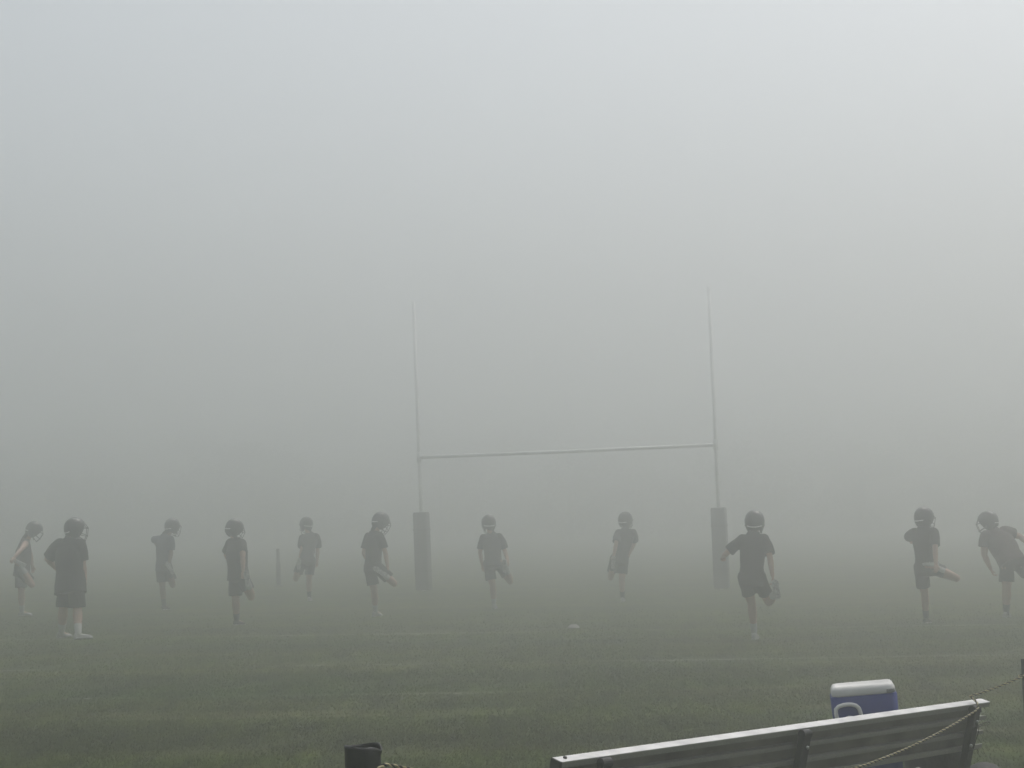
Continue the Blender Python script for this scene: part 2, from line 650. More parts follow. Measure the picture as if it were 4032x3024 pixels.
def helmet(root, c, F, U, k):
    F = F.normalized()
    U = (U - F * U.dot(F)).normalized()
    S = F.cross(U)
    o = root.location
    k *= 1.21

    def pt(az, el, s=1.0):
        a, e = R(az), R(el)
        ca = math.cos(a)
        fa = (.140 if ca > 0 else .137) * s
        return c + F * (fa * ca * math.cos(e) * k) + S * (.117 * s * math.sin(a) * math.cos(e) * k) + U * ((.128 if e > 0 else .172) * s * math.sin(e) * k)

    def low(az):
        a = abs((az + 180) % 360 - 180)
        pts = [(0, 20), (32, 18), (44, 4), (52, -24), (62, -52), (92, -57), (112, -52), (130, -44), (180, -46)]
        for (a0, e0), (a1, e1) in zip(pts, pts[1:]):
            if a <= a1:
                t = (a - a0) / (a1 - a0)
                t = t * t * (3 - 2 * t)
                return e0 + (e1 - e0) * t
        return -44
    n_az, n_el = 60, 14
    m = MB(o)
    for s in (1.0,):
        outer, inner = [], []
        for j in range(n_el + 1):
            f = j / n_el
            outer.append([pt(az, 89 + (low(az) - 89) * f) for az in np.arange(0, 360, 360 / n_az)])
            inner.append([pt(az, 89 + (low(az) - 89) * f, .90) for az in np.arange(0, 360, 360 / n_az)])
        m.loft(outer + inner[::-1], caps=True)
    shell = m.build('helmet', M['helmet'], root)
    # raised centre ridge vents
    # face mask
    q = MB(o)

    def bar(el, az0, az1, s0, s1, r=.0042):
        pts = []
        for i in range(15):
            t = i / 14
            az = az0 + (az1 - az0) * t
            bulge = s0 + (s1 - s0) * math.sin(math.pi * t)
            pts.append(pt(az, el, bulge))
        q.tube(pts, r * k, 6)
    bar(2, -66, 66, 1.0, 1.22)
    bar(-24, -68, 68, 1.0, 1.34)
    bar(-42, -66, 66, 1.0, 1.42)
    for az in (-18, 18):
        q.tube([pt(az, e, b) for e, b in ((22, 1.0), (2, 1.2), (-24, 1.31), (-42, 1.39))], .0042 * k, 6)
    q.build('face_mask', M['mask'], shell)
    q = MB(o)
    strap = []
    for i in range(13):
        az = -70 + 140 * i / 12
        strap.append(pt(az, -40 - 16 * math.cos(R(az)), 1.0 + .06 * math.cos(R(az))))
    q.tube(strap, [.004 * k + .008 * k * math.exp(-((i - 6) / 2.0) ** 2) for i in range(13)], 8)
    for sd_ in (-1, 1):
        q.tube([pt(sd_ * 74, -20, 1.02), pt(sd_ * 66, -40, 1.03), pt(sd_ * 40, -54, 1.02)], .004 * k, 6)
    q.build('chin_strap', M['strap'], shell)
    q = MB(o)
    a0, b0 = [], []
    azs = [130 + 100 * i / 18 for i in range(19)]
    rr = []
    for az in azs:
        e = -22 - 7 * math.cos(R((az - 180) * 1.7))
        rr.append([pt(az, e - 2.2, 1.0), pt(az, e + 2.2, 1.0), pt(az, e + 2.2, 1.035), pt(az, e - 2.2, 1.035)])
    q.loft(rr)
    q.build('rear_bumper', M['white_plastic'], shell)
    for sd_ in (-1, 1):
        q = MB(o)
        q.ell(pt(sd_ * 92, -18, .985), F, U, S, .014 * k, .014 * k, .006 * k, 12, 4)
        q.build('ear_hole', M['black_rubber'], shell)


def person(spec):
    T = spec['crop']
    P2 = lambda n: T(spec[n])
    bx, by = T(spec['base'])
    base = ground_at(bx, by)
    Y0 = base.y
    k = spec.get('k', 1.0)
    bulk = spec.get('bulk', 1.0)
    root = thing('person', spec['label'], 'person', base, 'players in helmets stretching on the foggy field')
    o = root.location
    yaw = R(spec['yaw'])
    lat = Vector((math.cos(yaw), -math.sin(yaw), 0))
    fwd = Vector((math.sin(yaw), math.cos(yaw), 0))
    sy = R(spec.get('syaw', spec['yaw']))
    slat = Vector((math.cos(sy), -math.sin(sy), 0)) + Vector((0, 0, spec.get('stilt', 0)))
    slat.normalize()
    P = at_depth(*P2('pelvis'), Y0 + spec.get('dy', 0))
    P.z = base.z + .895 * k
    Cc = reach(P, *P2('chest'), .53 * k, spec.get('csign', 1))
    hips = {'l': P - lat * .092 * k, 'r': P + lat * .092 * k}
    sw = .178 * k * (1 + .35 * (bulk - 1))
    shs = {'l': Cc - slat * sw, 'r': Cc + slat * sw}
    J = {}
    for s in 'lr':
        for seg, par, L in (('el', shs[s], .29), ('wr', None, .25)):
            x, y, sg = spec[seg + s]
            par = par if par is not None else J['el' + s]
            J[seg + s] = reach(par, *T((x, y)), L * k, sg)
        for seg, par, L in (('kn', hips[s], .43), ('an', None, .41)):
            x, y, sg = spec[seg + s]
            par = par if par is not None else J['kn' + s]
            J[seg + s] = reach(par, *T((x, y)), L * k, sg)
    for s in 'lr':
        if s != spec['up']:
            # the standing foot is on the ground under the knee
            a = J['an' + s]
            a.z = gz(a.x) + .076 * k
    spine = (Cc - P).normalized()
    neck = Cc + spine * .06 * k
    Hc = at_depth(*P2('head'), Cc.y + spec.get('hdy', .04))
    F = Vector(spec['face']).normalized()
    U = Vector((0, 0, 1)) + spine * .3 + Vector(spec.get('hup', (0, 0, 0)))
    U = (U - F * U.dot(F)).normalized()
    S = F.cross(U)
    b = bulk
    skin = M[spec.get('skin', 'skin')]

    def axes(t):
        x = lat.lerp(slat, t).normalized()
        z = spine
        x = (x - z * x.dot(z)).normalized()
        return x, z.cross(x)
    # body: one continuous surface
    m = MB(o)
    rings = []
    for t, w, d in ((-.22, .10, .08), (-.12, .145, .10), (0, .155, .108), (.3, .130 * b ** .6, .096 * b ** .6), (.6, .146 * b ** .5, .104 * b ** .5), (.85, .165, .108), (.98, .145, .085), (1.06, .10, .068), (1.17, .06, .056)):
        x, y = axes(max(0, min(1, t)))
        rings.append(m.ering(P + (Cc - P) * t, x, y, w * k, d * k, 18, 2.3))
    m.loft(rings)
    hb = Hc - U * .035 * k
    m.cone(neck - spine * .05 * k, hb - U * .05 * k - F * .015 * k, .060 * k, .055 * k, 14)
    m.ell(hb + U * .02 * k, S, F, U, .074 * k, .092 * k, .108 * k, 18, 12)
    m.ell(hb - U * .068 * k + F * .032 * k, S, F, U, .052 * k, .056 * k, .045 * k, 14, 8)
    m.cone(hb + F * .088 * k + U * .012 * k, hb + F * .103 * k - U * .022 * k, .009 * k, .014 * k, 8)
    m.ell(hb + F * .086 * k - U * .062 * k, S, F, U, .024 * k, .010 * k, .008 * k, 10, 6)
    for sg in (-1, 1):
        m.ell(hb + S * sg * .076 * k - F * .005 * k, F, S, U, .02 * k, .008 * k, .03 * k, 10, 6)
        m.ell(hb + S * sg * .032 * k + F * .083 * k + U * .022 * k, S, F, U, .015 * k, .008 * k, .009 * k, 10, 6)
    for s, sg in (('l', -1), ('r', 1)):
        sh, e, w = shs[s], J['el' + s], J['wr' + s]
        m.chain([sh - slat * sg * .02, sh.lerp(e, .35), e], [.062 * k * b ** .5, .051 * k * b, .041 * k * b ** .5])
        m.chain([e, e.lerp(w, .28), w], [.041 * k, .043 * k * b ** .5, .028 * k])
        fd = (w - e).normalized()
        hd = Vector(spec['hd' + s]) if 'hd' + s in spec else fd
        pn = (P - w)
        hand(m, w, (fd * .5 + hd.normalized() * .7), pn if pn.length > 0 else fwd, k, -sg)
        h, kn, an = hips[s], J['kn' + s], J['an' + s]
        m.chain([h, h.lerp(kn, .4), kn], [.098 * k * b ** .5, .088 * k * b ** .5, .060 * k * b ** .4])
        back = (kn - h).normalized() - (an - kn).normalized()
        calf = kn.lerp(an, .30) + back * .012 * k
        m.chain([kn, calf, kn.lerp(an, .7), an], [.059 * k * b ** .4, .064 * k * b ** .5, .047 * k * b ** .4, .038 * k])
        td = Vector(spec['to' + s]).normalized()
        m.cone(an, an + td * .12 * k - (kn - an).normalized() * .04 * k, .034 * k, .026 * k, 10)
    m.skin('body', skin, root, .0075, 3)

    # shirt
    m = MB(o)
    rings = []
    hem = spec.get('hem', -.20)
    for t, w, d in ((hem, .180 * b, .136 * b), (hem + .10, .174 * b, .131 * b), (.25, .156 * b, .122 * b), (.5, .166 * b, .126 * b), (.75, .186 * b ** .6, .132 * b ** .7), (.93, .184, .120), (1.01, .158, .104), (1.09, .120, .090), (1.20, .082, .078)):
        x, y = axes(max(0, min(1, t)))
        rings.append(m.ering(P + (Cc - P) * t, x, y, w * k, d * k, 20, 2.4))
    m.loft(rings)
    sl = spec.get('sleeve', .78)
    for s, sg in (('l', -1), ('r', 1)):
        sh, e = shs[s], J['el' + s]
        if sl > .3:
            q = sh.lerp(e, sl)
            m.cone(sh - slat * sg * .03, sh.lerp(e, sl * .5), .084 * k * b ** .5, .080 * k * b ** .5, 16)
            m.cone(sh.lerp(e, sl * .5), q, .080 * k * b ** .5, .083 * k * b ** .5, 16, False)
        else:
            m.cone(sh - slat * sg * .05, sh + (e - sh) * .12, .072 * k, .06 * k, 16)
    m.skin('shirt', M[spec.get('shirt', 'black_cloth')], root, .010, 3, wrinkle=.009, seed=hash(spec['base']) % 999)

    # shorts
    m = MB(o)
    rings = []
    for t, w, d in ((-.26, .15, .10), (-.14, .178 * b ** .7, .132 * b ** .7), (0, .172 * b ** .8, .128 * b ** .8), (.18, .150 * b, .115 * b)):
        x, y = axes(0)
        rings.append(m.ering(P + (Cc - P) * t, x, y, w * k, d * k, 20, 2.4))
    m.loft(rings)
    for s in 'lr':
        h, kn = hips[s], J['kn' + s]
        L = spec.get('short', .76) if s != spec['up'] else spec.get('shortu', .70)
        m.cone(h, h.lerp(kn, .4), .104 * k * b ** .4, .104 * k * b ** .35, 16)
        m.cone(h.lerp(kn, .4), h.lerp(kn, L), .104 * k * b ** .35, .110 * k * b ** .35, 16, False)
    m.skin('shorts', M[spec.get('shorts', 'grey_cloth')], root, .010, 3, wrinkle=.009, seed=hash(spec['base']) % 997)

    m = MB(o)
    m.ell(hb - F * .030 * k - U * .030 * k, S, F, U, .078 * k, .074 * k, .085 * k, 14, 8)
    m.cone(hb - F * .045 * k - U * .055 * k, neck + spine * .045 * k - F * .022 * k, .058 * k, .050 * k, 12)
    m.skin('hair', M['hair'], root, .010, 2, wrinkle=.004, seed=3)
    helmet(root, Hc, F, U, k * spec.get('hk', 1))
    for s in 'lr':
        kn, an = J['kn' + s], J['an' + s]
        ax = (kn - an).normalized()
        mat_s = M[spec.get('sock' + s, spec.get('sock', 'white_cloth'))]
        top = spec.get('socktop', .16)
        q = MB(o)
        x, y, _ = frame(ax)
        q.loft([q.ering(an + ax * h * k, x, y, r * k * b ** .4, r * k * b ** .4, 14) for h, r in ((-.03, .040), (.02, .041), (top * .6, .049), (top, .053), (top + .004, .047))])
        q.build('sock', mat_s, root)
        shoe(root, an, Vector(spec['to' + s]), ax, k * .93, M[spec.get('shoe' + s, spec.get('shoe', 'white_shoe'))])
    return root


PEOPLE = [
    # A
    dict(crop=R1, base=(245, 1238), k=.98, bulk=1.2, yaw=72, up='r', pelvis=(238, 770), chest=(275, 400), csign=1, head=(375, 285), face=(.78, .3, -.55), hup=(.5, 0, 0),
         elr=(232, 505, -1), wrr=(158, 590, -1), ell=(330, 560, 1), wrl=(352, 690, 1),
         knr=(345, 890, -1), anr=(222, 672, -1), tor=(-.9, -.1, .45), knl=(232, 1010, 1), anl=(238, 1190, 1), tol=(.8, .5, 0),
         sleeve=.2, shirt='maroon_cloth', sock='white_cloth', label='person in dark sleeveless top bending forward, at the far left edge'),
    # B
    dict(crop=R1, base=(765, 1478), k=1.03, bulk=1.42, yaw=22, up='', pelvis=(768, 800), chest=(758, 455), head=(815, 268), face=(.88, .42, -.12),
         elr=(905, 690, -1), wrr=(938, 915, 1), ell=(518, 610, 1), wrl=(615, 720, 1),
         knr=(845, 1175, -1), anr=(850, 1405, -1), tor=(.85, .45, 0), knl=(688, 1185, 1), anl=(668, 1410, 1), tol=(.6, .75, 0), short=1.0, hem=-.42,
         sleeve=.88, label='broad person in long black T-shirt standing still on both feet, head turned right'),
    # C
    dict(crop=R1, base=(1795, 1170), k=1.0, yaw=35, up='r', pelvis=(1785, 735), chest=(1795, 395), head=(1875, 246), face=(.6, .75, -.22),
         elr=(1862, 570, -1), wrr=(1828, 715, -1), ell=(1668, 400, 1), wrl=(1690, 430, 1),
         knr=(1880, 895, 1), anr=(1848, 740, -1), tor=(-.35, -.35, .8), knl=(1772, 950, 1), anl=(1787, 1130, 1), tol=(.4, .85, 0), shirt='navy_cloth', skin='skin_dark', sock='dark_sock', shoe='dark_shoe',
         label='faint person in bluish grey shirt, left elbow out, one foot pulled up, third from left'),
    # D
    dict(crop=R2, base=(545, 1490), k=.98, bulk=1.28, yaw=48, up='r', pelvis=(545, 800), chest=(520, 465), head=(505, 298), face=(.72, .45, -.5),
         elr=(602, 650, -1), wrr=(606, 845, -1), ell=(402, 630, 1), wrl=(470, 740, 1),
         knr=(712, 1160, -1), anr=(660, 950, -1), tor=(-.1, -.3, .9), knl=(515, 1180, 1), anl=(528, 1410, 1), tol=(.6, .75, 0), sleeve=.7, sockl='dark_sock', shoel='dark_shoe', short=.86,
         label='person in black with white strap line on helmet, head bowed, fourth from left'),
    # E
    dict(crop=R2, base=(1408, 1190), k=1.0, yaw=-18, up='l', pelvis=(1378, 715), chest=(1405, 420), head=(1370, 250), face=(-.5, .8, -.25),
         elr=(1508, 570, 1), wrr=(1500, 720, 1), ell=(1318, 560, -1), wrl=(1285, 700, -1),
         knl=(1240, 930, 1), anl=(1272, 760, -1), tol=(.1, -.35, .85), knr=(1400, 950, 1), anr=(1405, 1130, 1), tor=(.1, .98, 0),
         sock='dark_sock', shoe='white_shoe', shirt='hazed_cloth', shorts='hazed_cloth', label='very faint person just right of the slim distant post, knee out'),
    # F
    dict(crop=R3, base=(418, 1312), k=1.02, yaw=45, up='r', pelvis=(375, 740), chest=(385, 390), head=(466, 203), face=(.72, .45, -.5),
         elr=(522, 590, -1), wrr=(545, 745, -1), ell=(268, 580, 1), wrl=(330, 690, 1),
         knr=(630, 935, 1), anr=(488, 812, -1), tor=(-.75, -.15, .5), knl=(390, 1010, 1), anl=(402, 1235, 1), tol=(.5, .8, 0), sleeve=.75,
         label='person in black left of the near goal pad, shin crossed behind with white laced shoe'),
    # G
    dict(crop=R3, base=(1775, 1222), k=1.0, yaw=4, up='r', pelvis=(1752, 735), chest=(1730, 395), head=(1700, 222), face=(-.1, .97, -.18),
         elr=(1888, 560, -1), wrr=(1918, 665, -1), ell=(1598, 600, 1), wrl=(1640, 790, 1),
         knr=(1945, 900, 1), anr=(1905, 740, -1), tor=(.05, -.5, .8), knl=(1748, 960, 1), anl=(1762, 1140, 1), tol=(.2, .95, 0), sleeve=.8,
         shirt='hazed_cloth', shorts='hazed_cloth', label='person seen from behind between the goal uprights, left arm hanging straight, right foot held up'),
    # H
    dict(crop=R4, base=(1085, 1202), k=1.0, yaw=-8, up='l', pelvis=(1040, 690), chest=(1118, 365), head=(1112, 196), face=(.55, .8, -.2),
         elr=(1222, 490, 1), wrr=(1150, 640, 1), ell=(1000, 500, -1), wrl=(965, 680, -1),
         knl=(935, 905, 1), anl=(962, 740, -1), tol=(.1, -.4, .85), knr=(1068, 960, 1), anr=(1078, 1140, 1), tor=(.2, .95, 0), sock='grey_cloth',
         shirt='hazed_cloth', shorts='hazed_cloth', label='very faint person leaning sideways, just left of the right goal upright'),
    # I
    dict(crop=R5, base=(815, 1558), k=1.0, yaw=4, up='r', pelvis=(772, 890), chest=(790, 455), head=(805, 250), face=(.16, .97, -.1),
         elr=(972, 650, -1), wrr=(1003, 865, -1), ell=(492, 612, 1), wrl=(462, 640, 1),
         knr=(958, 1135, 1), anr=(1032, 1030, -1), tor=(-.2, -.3, .9), knl=(772, 1140, 1), anl=(800, 1440, 1), tol=(.3, .95, 0), sleeve=.78, hem=-.14, short=.68, sockl='white_cloth',
         label='nearest person seen from behind, left arm raised out, white shoe held up by right hand'),
    # J
    dict(crop=R6, base=(600, 1382), k=1.0, yaw=35, up='r', pelvis=(590, 775), chest=(568, 370), head=(570, 203), face=(.8, .5, -.22),
         elr=(692, 565, -1), wrr=(700, 720, -1), ell=(388, 440, 1), wrl=(415, 455, 1),
         knr=(925, 875, 1), anr=(690, 752, -1), tor=(-.9, -.3, -.05), knl=(578, 1040, 1), anl=(592, 1280, 1), tol=(.5, .8, 0), sleeve=.75, shortu=.45, sockl='dark_sock', shoel='dark_shoe',
         label='person with bare shin pointing right and white shoe at hip, above the blue cooler'),
    # K
    dict(crop=R6, base=(1482, 1305), k=1.03, bulk=1.4, sleeve=.55, yaw=-28, syaw=-22, stilt=.18, up='r', pelvis=(1525, 740), chest=(1345, 395), head=(1265, 245), face=(-.85, .35, -.35), hup=(-.3, 0, 0),
         elr=(1610, 420, 1), wrr=(1745, 520, -1), ell=(1225, 640, -1), wrl=(1322, 830, 1),
         knr=(1745, 880, 1), anr=(1800, 640, -1), tor=(.2, -.3, .9), knl=(1470, 1010, 1), anl=(1465, 1240, 1), tol=(.5, .8, 0), skin='skin', sock='dark_sock', shoe='white_shoe', hem=-.1, shirt='maroon_cloth',
         label='person leaning far over to the left at the right edge of the photo'),
]
for sp in PEOPLE:
    person(sp)

# ------------------------------------------------------------------ marker disc and far post
def build_disc():
    p = ground_at(2258, 2473)
    root = thing('marker_disc', 'small white dome marker disc on the grass below the goal', 'marker', p)
    m = MB(p)
    X, Y, Z = Vector((1, 0, 0)), Vector((0, 1, 0)), Vector((0, 0, 1))
    prof = [(.100, .002), (.098, .010), (.085, .028), (.060, .050), (.034, .060), (.030, .057), (.056, .044), (.080, .022), (.092, .004)]
    m.loft([m.ering(p + Z * h, X, Y, r, r, 24) for r, h in prof], caps=False)
    m.build('dome', M['disc'], root)


build_disc()


def build_far_post():
    p = ground_at(1098, 2308)
    root = thing('slim_post', 'slim dark post standing far off between two stretching players', 'post', p)
    X, Y, Z = Vector((1, 0, 0)), Vector((0, 1, 0)), Vector((0, 0, 1))
    m = MB(p)
    m.loft([m.ering(p + Z * h, X, Y, r, r, 14) for h, r in ((0, .062), (.5, .06), (.62, .058), (.63, .045), (.98, .043), (1.0, .036))])
    m.build('shaft', M['post_dark'], root)
    m = MB(p)
    m.loft([m.ering(p + Z * h, X, Y, r, r, 14) for h, r in ((0.0, .13), (.02, .13), (.035, .11))])
    m.build('foot_plate', M['post_dark'], root)


build_far_post()

# ------------------------------------------------------------------ team bench
X, Y, Z = Vector((1, 0, 0)), Vector((0, 1, 0)), Vector((0, 0, 1))
BL = ground_at(2208, 3004, .86)
BR = ground_at(3898, 2766, .86)
U_ = (BR - BL)
BLEN = U_.length
U_.normalize()
N_ = Vector((U_.y, -U_.x, 0)).normalized()      # horizontal, towards the camera side (back of the bench)
UP = U_.cross(N_) * -1
if UP.z < 0:
    UP = -UP
REC = R(15)
Vv = (UP * math.cos(REC) + N_ * math.sin(REC))   # up along the reclined back
Ww = (N_ * math.cos(REC) - UP * math.sin(REC))   # out of the back, towards the camera
PH, PD = .235, .052                              # plank height and depth


def plank_profile(H, D, t=.006, lip=.022, rib=.020, rd=.045):
    p = [(0, 0), (H, 0), (H, D), (H - lip, D), (H - lip, D - t), (H - t, D - t), (H - t, t)]
    for r in (H * .66, H * .34):
        p += [(r + t / 2, t), (r + t / 2, rd - t), (r + rib / 2, rd - t), (r + rib / 2, rd), (r - rib / 2, rd), (r - rib / 2, rd - t), (r - t / 2, rd - t), (r - t / 2, t)]
    p += [(t, t), (t, D - t), (lip, D - t), (lip, D), (0, D)]
    return p


bench_root_pos = (BL + BR) / 2
bench_root_pos = Vector((bench_root_pos.x, bench_root_pos.y, gz(bench_root_pos.x)))
bench = thing('team_bench', 'aluminium team bench seen from behind, ribbed backrest plank, at lower right', 'bench', bench_root_pos)
OB = bench.location
# BL/BR are the near top edge of the back plank
o_back = BL - Vv * PH - Ww * PD                  # profile origin at the left end


def extrude(profile, org, ax_v, ax_w, ax_u, length):
    m = MB(OB)
    m.loft([[org + ax_v * a + ax_w * b for a, b in profile], [org + ax_v * a + ax_w * b + ax_u * length for a, b in profile]])
    return m


extrude(plank_profile(PH, PD), o_back + U_ * .008, Vv, Ww, U_, BLEN - .008).build('back_plank', M['alu'], bench, False)
# underside skin of the plank is the same metal: channel shade painted as darker sheets
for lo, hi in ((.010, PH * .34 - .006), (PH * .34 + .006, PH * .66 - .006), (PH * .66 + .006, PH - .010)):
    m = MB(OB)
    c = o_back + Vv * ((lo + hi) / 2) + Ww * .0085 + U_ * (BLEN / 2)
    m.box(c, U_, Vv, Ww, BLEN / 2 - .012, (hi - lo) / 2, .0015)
    m.build('channel_face', M['alu_shaded'], bench, False)
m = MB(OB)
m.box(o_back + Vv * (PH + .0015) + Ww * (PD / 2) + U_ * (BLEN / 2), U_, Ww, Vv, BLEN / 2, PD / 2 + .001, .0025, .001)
m.build('skylit_top_edge', M['alu_skylit'], bench, False)  # added strip: sky light on the top edge painted as brighter metal
# left end cap
m = MB(OB)
m.box(o_back + U_ * .002 + Vv * (PH / 2) + Ww * (PD / 2), U_, Vv, Ww, .006, PH / 2 + .004, PD / 2 + .004, .003)
cap = m.build('end_cap', M['black_rubber'], bench, False)
m = MB(OB)
m.cone(BL + U_ * .05 - Ww * .03 + Vv * .001, BL + U_ * .05 - Ww * .03 + Vv * .010, .009, .008, 10, False)
m.build('bolt', M['black_rubber'], bench)

SEAT_H = .45
seat_org = BL - N_ * .15 - UP * (.86 - SEAT_H)
seat_prof = [(-w, -v) for v, w in plank_profile(.25, .05)]
for off in (0.0, .262):
    m = MB(OB)
    prof = plank_profile(.25, .05)
    org = seat_org - N_ * (.06 + off)
    m.loft([[org - N_ * a - UP * b for a, b in prof], [org - N_ * a - UP * b + U_ * BLEN for a, b in prof]])
    m.build('seat_plank', M['alu'], bench, False)


def support(px):
    # where along the bench
    best = min((abs((lambda q: 2016 + FPX * (q.dot(CAM_R.col[0]) / -(q.dot(CAM_R.col[2]))))(BL + U_ * s - Vv * .05 - EYE) - px), s) for s in np.linspace(0, BLEN, 300))
    s = best[1]
    m = MB(OB)
    hw = .026
    top = BL + U_ * s - Vv * .016 + Ww * .022
    low = top - Vv * .50
    foot = Vector((low.x, low.y, gz(low.x) + .01)) + N_ * .03
    # back post: a bent channel
    pts = [top, top - Vv * .25, low, foot]
    for a, b in zip(pts, pts[1:]):
        d = (b - a).normalized()
        w = d.cross(U_).normalized()
        m.box((a + b) / 2, U_, w, d, hw, .020, (b - a).length / 2 + .006, .006)
    # rounded head
    m.tube([top - U_ * hw, top + U_ * hw], .021, 14)
    # seat bearer and front leg
    bear = seat_org + U_ * s - UP * .078
    m.box(bear - N_ * .27, U_, N_, UP, hw * .9, .36, .02, .005)
    fl = bear - N_ * .50
    g = gz(fl.x) + .01
    m.box(Vector((fl.x, fl.y, (fl.z + g) / 2)), U_, N_, UP, hw * .88, .019, (fl.z - g) / 2, .005)
    gm = (Vector((fl.x, fl.y, g)) + Vector((foot.x, foot.y, g))) / 2
    m.box(gm + Vector((0, 0, .012)), U_, N_, Z, hw * .86, .40, .014, .004)
    ob = m.build('support_frame', M['steel_dark'], bench, False)
    for dv in (.055, .175):
        q = MB(OB)
        p = top - Vv * dv + U_ * (.004 if dv < .1 else -.012)
        q.cone(p + Ww * .018, p + Ww * .027, .009, .008, 8, False)
        q.build('bolt', M['bolt'], ob)
    return s, top


S1, T1 = support(2365)
S2, T2 = support(3152)
S3, T3 = support(3820)
# zip ties with loose tails at the right support
for i, (dv, L, bend, dip) in enumerate(((.070, .105, .00, .006), (.078, .115, .02, -.018), (.195, .055, .0, -.02))):
    a = T3 - Vv * dv + Ww * .030
    pts = [a - U_ * .032, a, a + U_ * .030 + Vv * .002]
    for t in (.3, .6, .85, 1):
        pts.append(a + U_ * (.03 + L * t) + Vv * (dip * t + bend * t * t + .004 * math.sin(5 * t)) - Ww * .02 * t)
    MB(OB).tube(pts, .0022, 6).build('zip_tie', M['black_rubber'], bench)
m = MB(OB)
a = T3 - Vv * .08 + Ww * .02 + U_ * .03
MB(OB).tube([a, a + U_ * .006 - Vv * .03, a - U_ * .004 - Vv * .07, a - U_ * .014 - Vv * .12], .002, 6).build('zip_tie', M['black_rubber'], bench)


# ------------------------------------------------------------------ cooler on the seat
def px_of(q):
    q = q - EYE
    dz = -q.dot(CAM_R.col[2])
    return 2016 + FPX * q.dot(CAM_R.col[0]) / dz, 1512 - FPX * q.dot(CAM_R.col[1]) / dz


def seat_spot(px):
    return min((abs(px_of(seat_org - N_ * .19 + U_ * s)[0] - px), s) for s in np.linspace(-.2, BLEN + .2, 400))[1]


def build_cooler():
    s = seat_spot(3446)
    base = seat_org - N_ * .20 + U_ * s + UP * .001
    root = thing('cooler', 'blue cooler with white lid and white swing handle standing on the bench seat', 'cooler', base)
    top_z = at_depth(3405, 2702, base.y - .09).z
    H = top_z - base.z
    yaw, tilt = R(-8), R(3.6)
    x = Vector((math.cos(yaw), math.sin(yaw), 0))
    y = Vector((-math.sin(yaw), math.cos(yaw), 0))
    x = (x + Z * math.tan(tilt)).normalized()
    z = x.cross(y).normalized()
    b = base + Z * .008
    m = MB(base)
    hw = .160
    lid = .047

    def rr(h, a, d, rad):
        out = []
        for cx, cy, a0 in ((1, 1, 0), (-1, 1, 90), (-1, -1, 180), (1, -1, 270)):
            for i in range(6):
                t = R(a0 + 90 * i / 5)
                out.append(b + z * h + x * (cx * (a - rad) + rad * math.cos(t)) + y * (cy * (d - rad) + rad * math.sin(t)))
        return out
    d = .112
    m.loft([rr(0, hw * .93 - .012, d * .93 - .012, .02), rr(.012, hw * .93, d * .93, .03), rr(H * .5, hw * .97, d * .97, .03), rr(H - lid - .006, hw, d, .03), rr(H - lid, hw - .004, d - .004, .028)])
    m.build('body', M['cooler_blue'], root)
    m = MB(base)
    lw = hw - .006
    m.loft([rr(H - lid - .002, lw - .004, d - .002, .03), rr(H - lid + .006, lw, d + .004, .034), rr(H - .018, lw - .002, d + .002, .034), rr(H - .007, lw - .007, d - .004, .034), rr(H - .001, lw - .016, d - .013, .032), rr(H, lw - .026, d - .022, .03), rr(H - .004, lw - .031, d - .027, .03)])
    ld = m.build('lid', M['cooler_white'], root)
    m = MB(base)
    m.box(b + z * (H - lid + .012) + x * (hw - .030) - y * (d + .006), x, y, z, .020, .006, .008, .002)
    m.build('hinge', M['cooler_grey'], ld, False)
    # handle: a rounded bail on the near face, off to the left
    fy = -(d + .013)

    def hp(u, v):
        return b + x * u + z * v + y * fy
    u0, v0 = -.083, H - lid - .078
    path = [(-.054, -.034), (-.057, -.02), (-.060, .0), (-.058, .02), (-.045, .033), (-.02, .039), (0, .040), (.02, .038), (.04, .031), (.052, .018), (.057, 0), (.060, -.02), (.062, -.036)]
    m = MB(base)
    m.tube([hp(u0 + a, v0 + c) for a, c in path], .0100, 10)
    bar = [(-.056, -.028), (-.03, -.026), (-.014, -.018), (.0, -.014), (.016, -.017), (.034, -.025), (.062, -.030)]
    rg = []
    for a, c in bar:
        rg.append([hp(u0 + a, v0 + c) + y * .004, hp(u0 + a, v0 + c) - y * .006, hp(u0 + a, v0 - .044) - y * .006, hp(u0 + a, v0 - .044) + y * .004])
    m.loft(rg)
    hd = m.build('handle', M['cooler_white'], root)
    m = MB(base)
    p = hp(u0, v0 - .028)
    m.cone(p - y * .004, p - y * .009, .005, .005, 8, False)
    m.build('screw', M['black_rubber'], hd)


build_cooler()


# ------------------------------------------------------------------ bags and towel
def blob_bag(name, label, cat, base, ax, ay, a, d, h, seed, mat):
    root = thing(name, label, cat, base)
    m = MB(base)
    rs = random.Random(seed)
    n = 11
    rings = []
    for i in range(n):
        t = -1 + 2 * i / (n - 1)
        e = (1 - abs(t) ** 3.2) ** .5 if abs(t) < 1 else .25
        e = max(e, .35)
        hh = h * e * (1 + .12 * math.sin(3 * t + seed))
        rings.append(m.ering(base + ax * (a * t) + Z * (hh * .5), ay, Z, d * e, hh * .5, 18, 2.8))
    m.loft(rings)
    m.skin('shell', mat, root, .014, 4, wrinkle=.012, seed=seed)
    return root


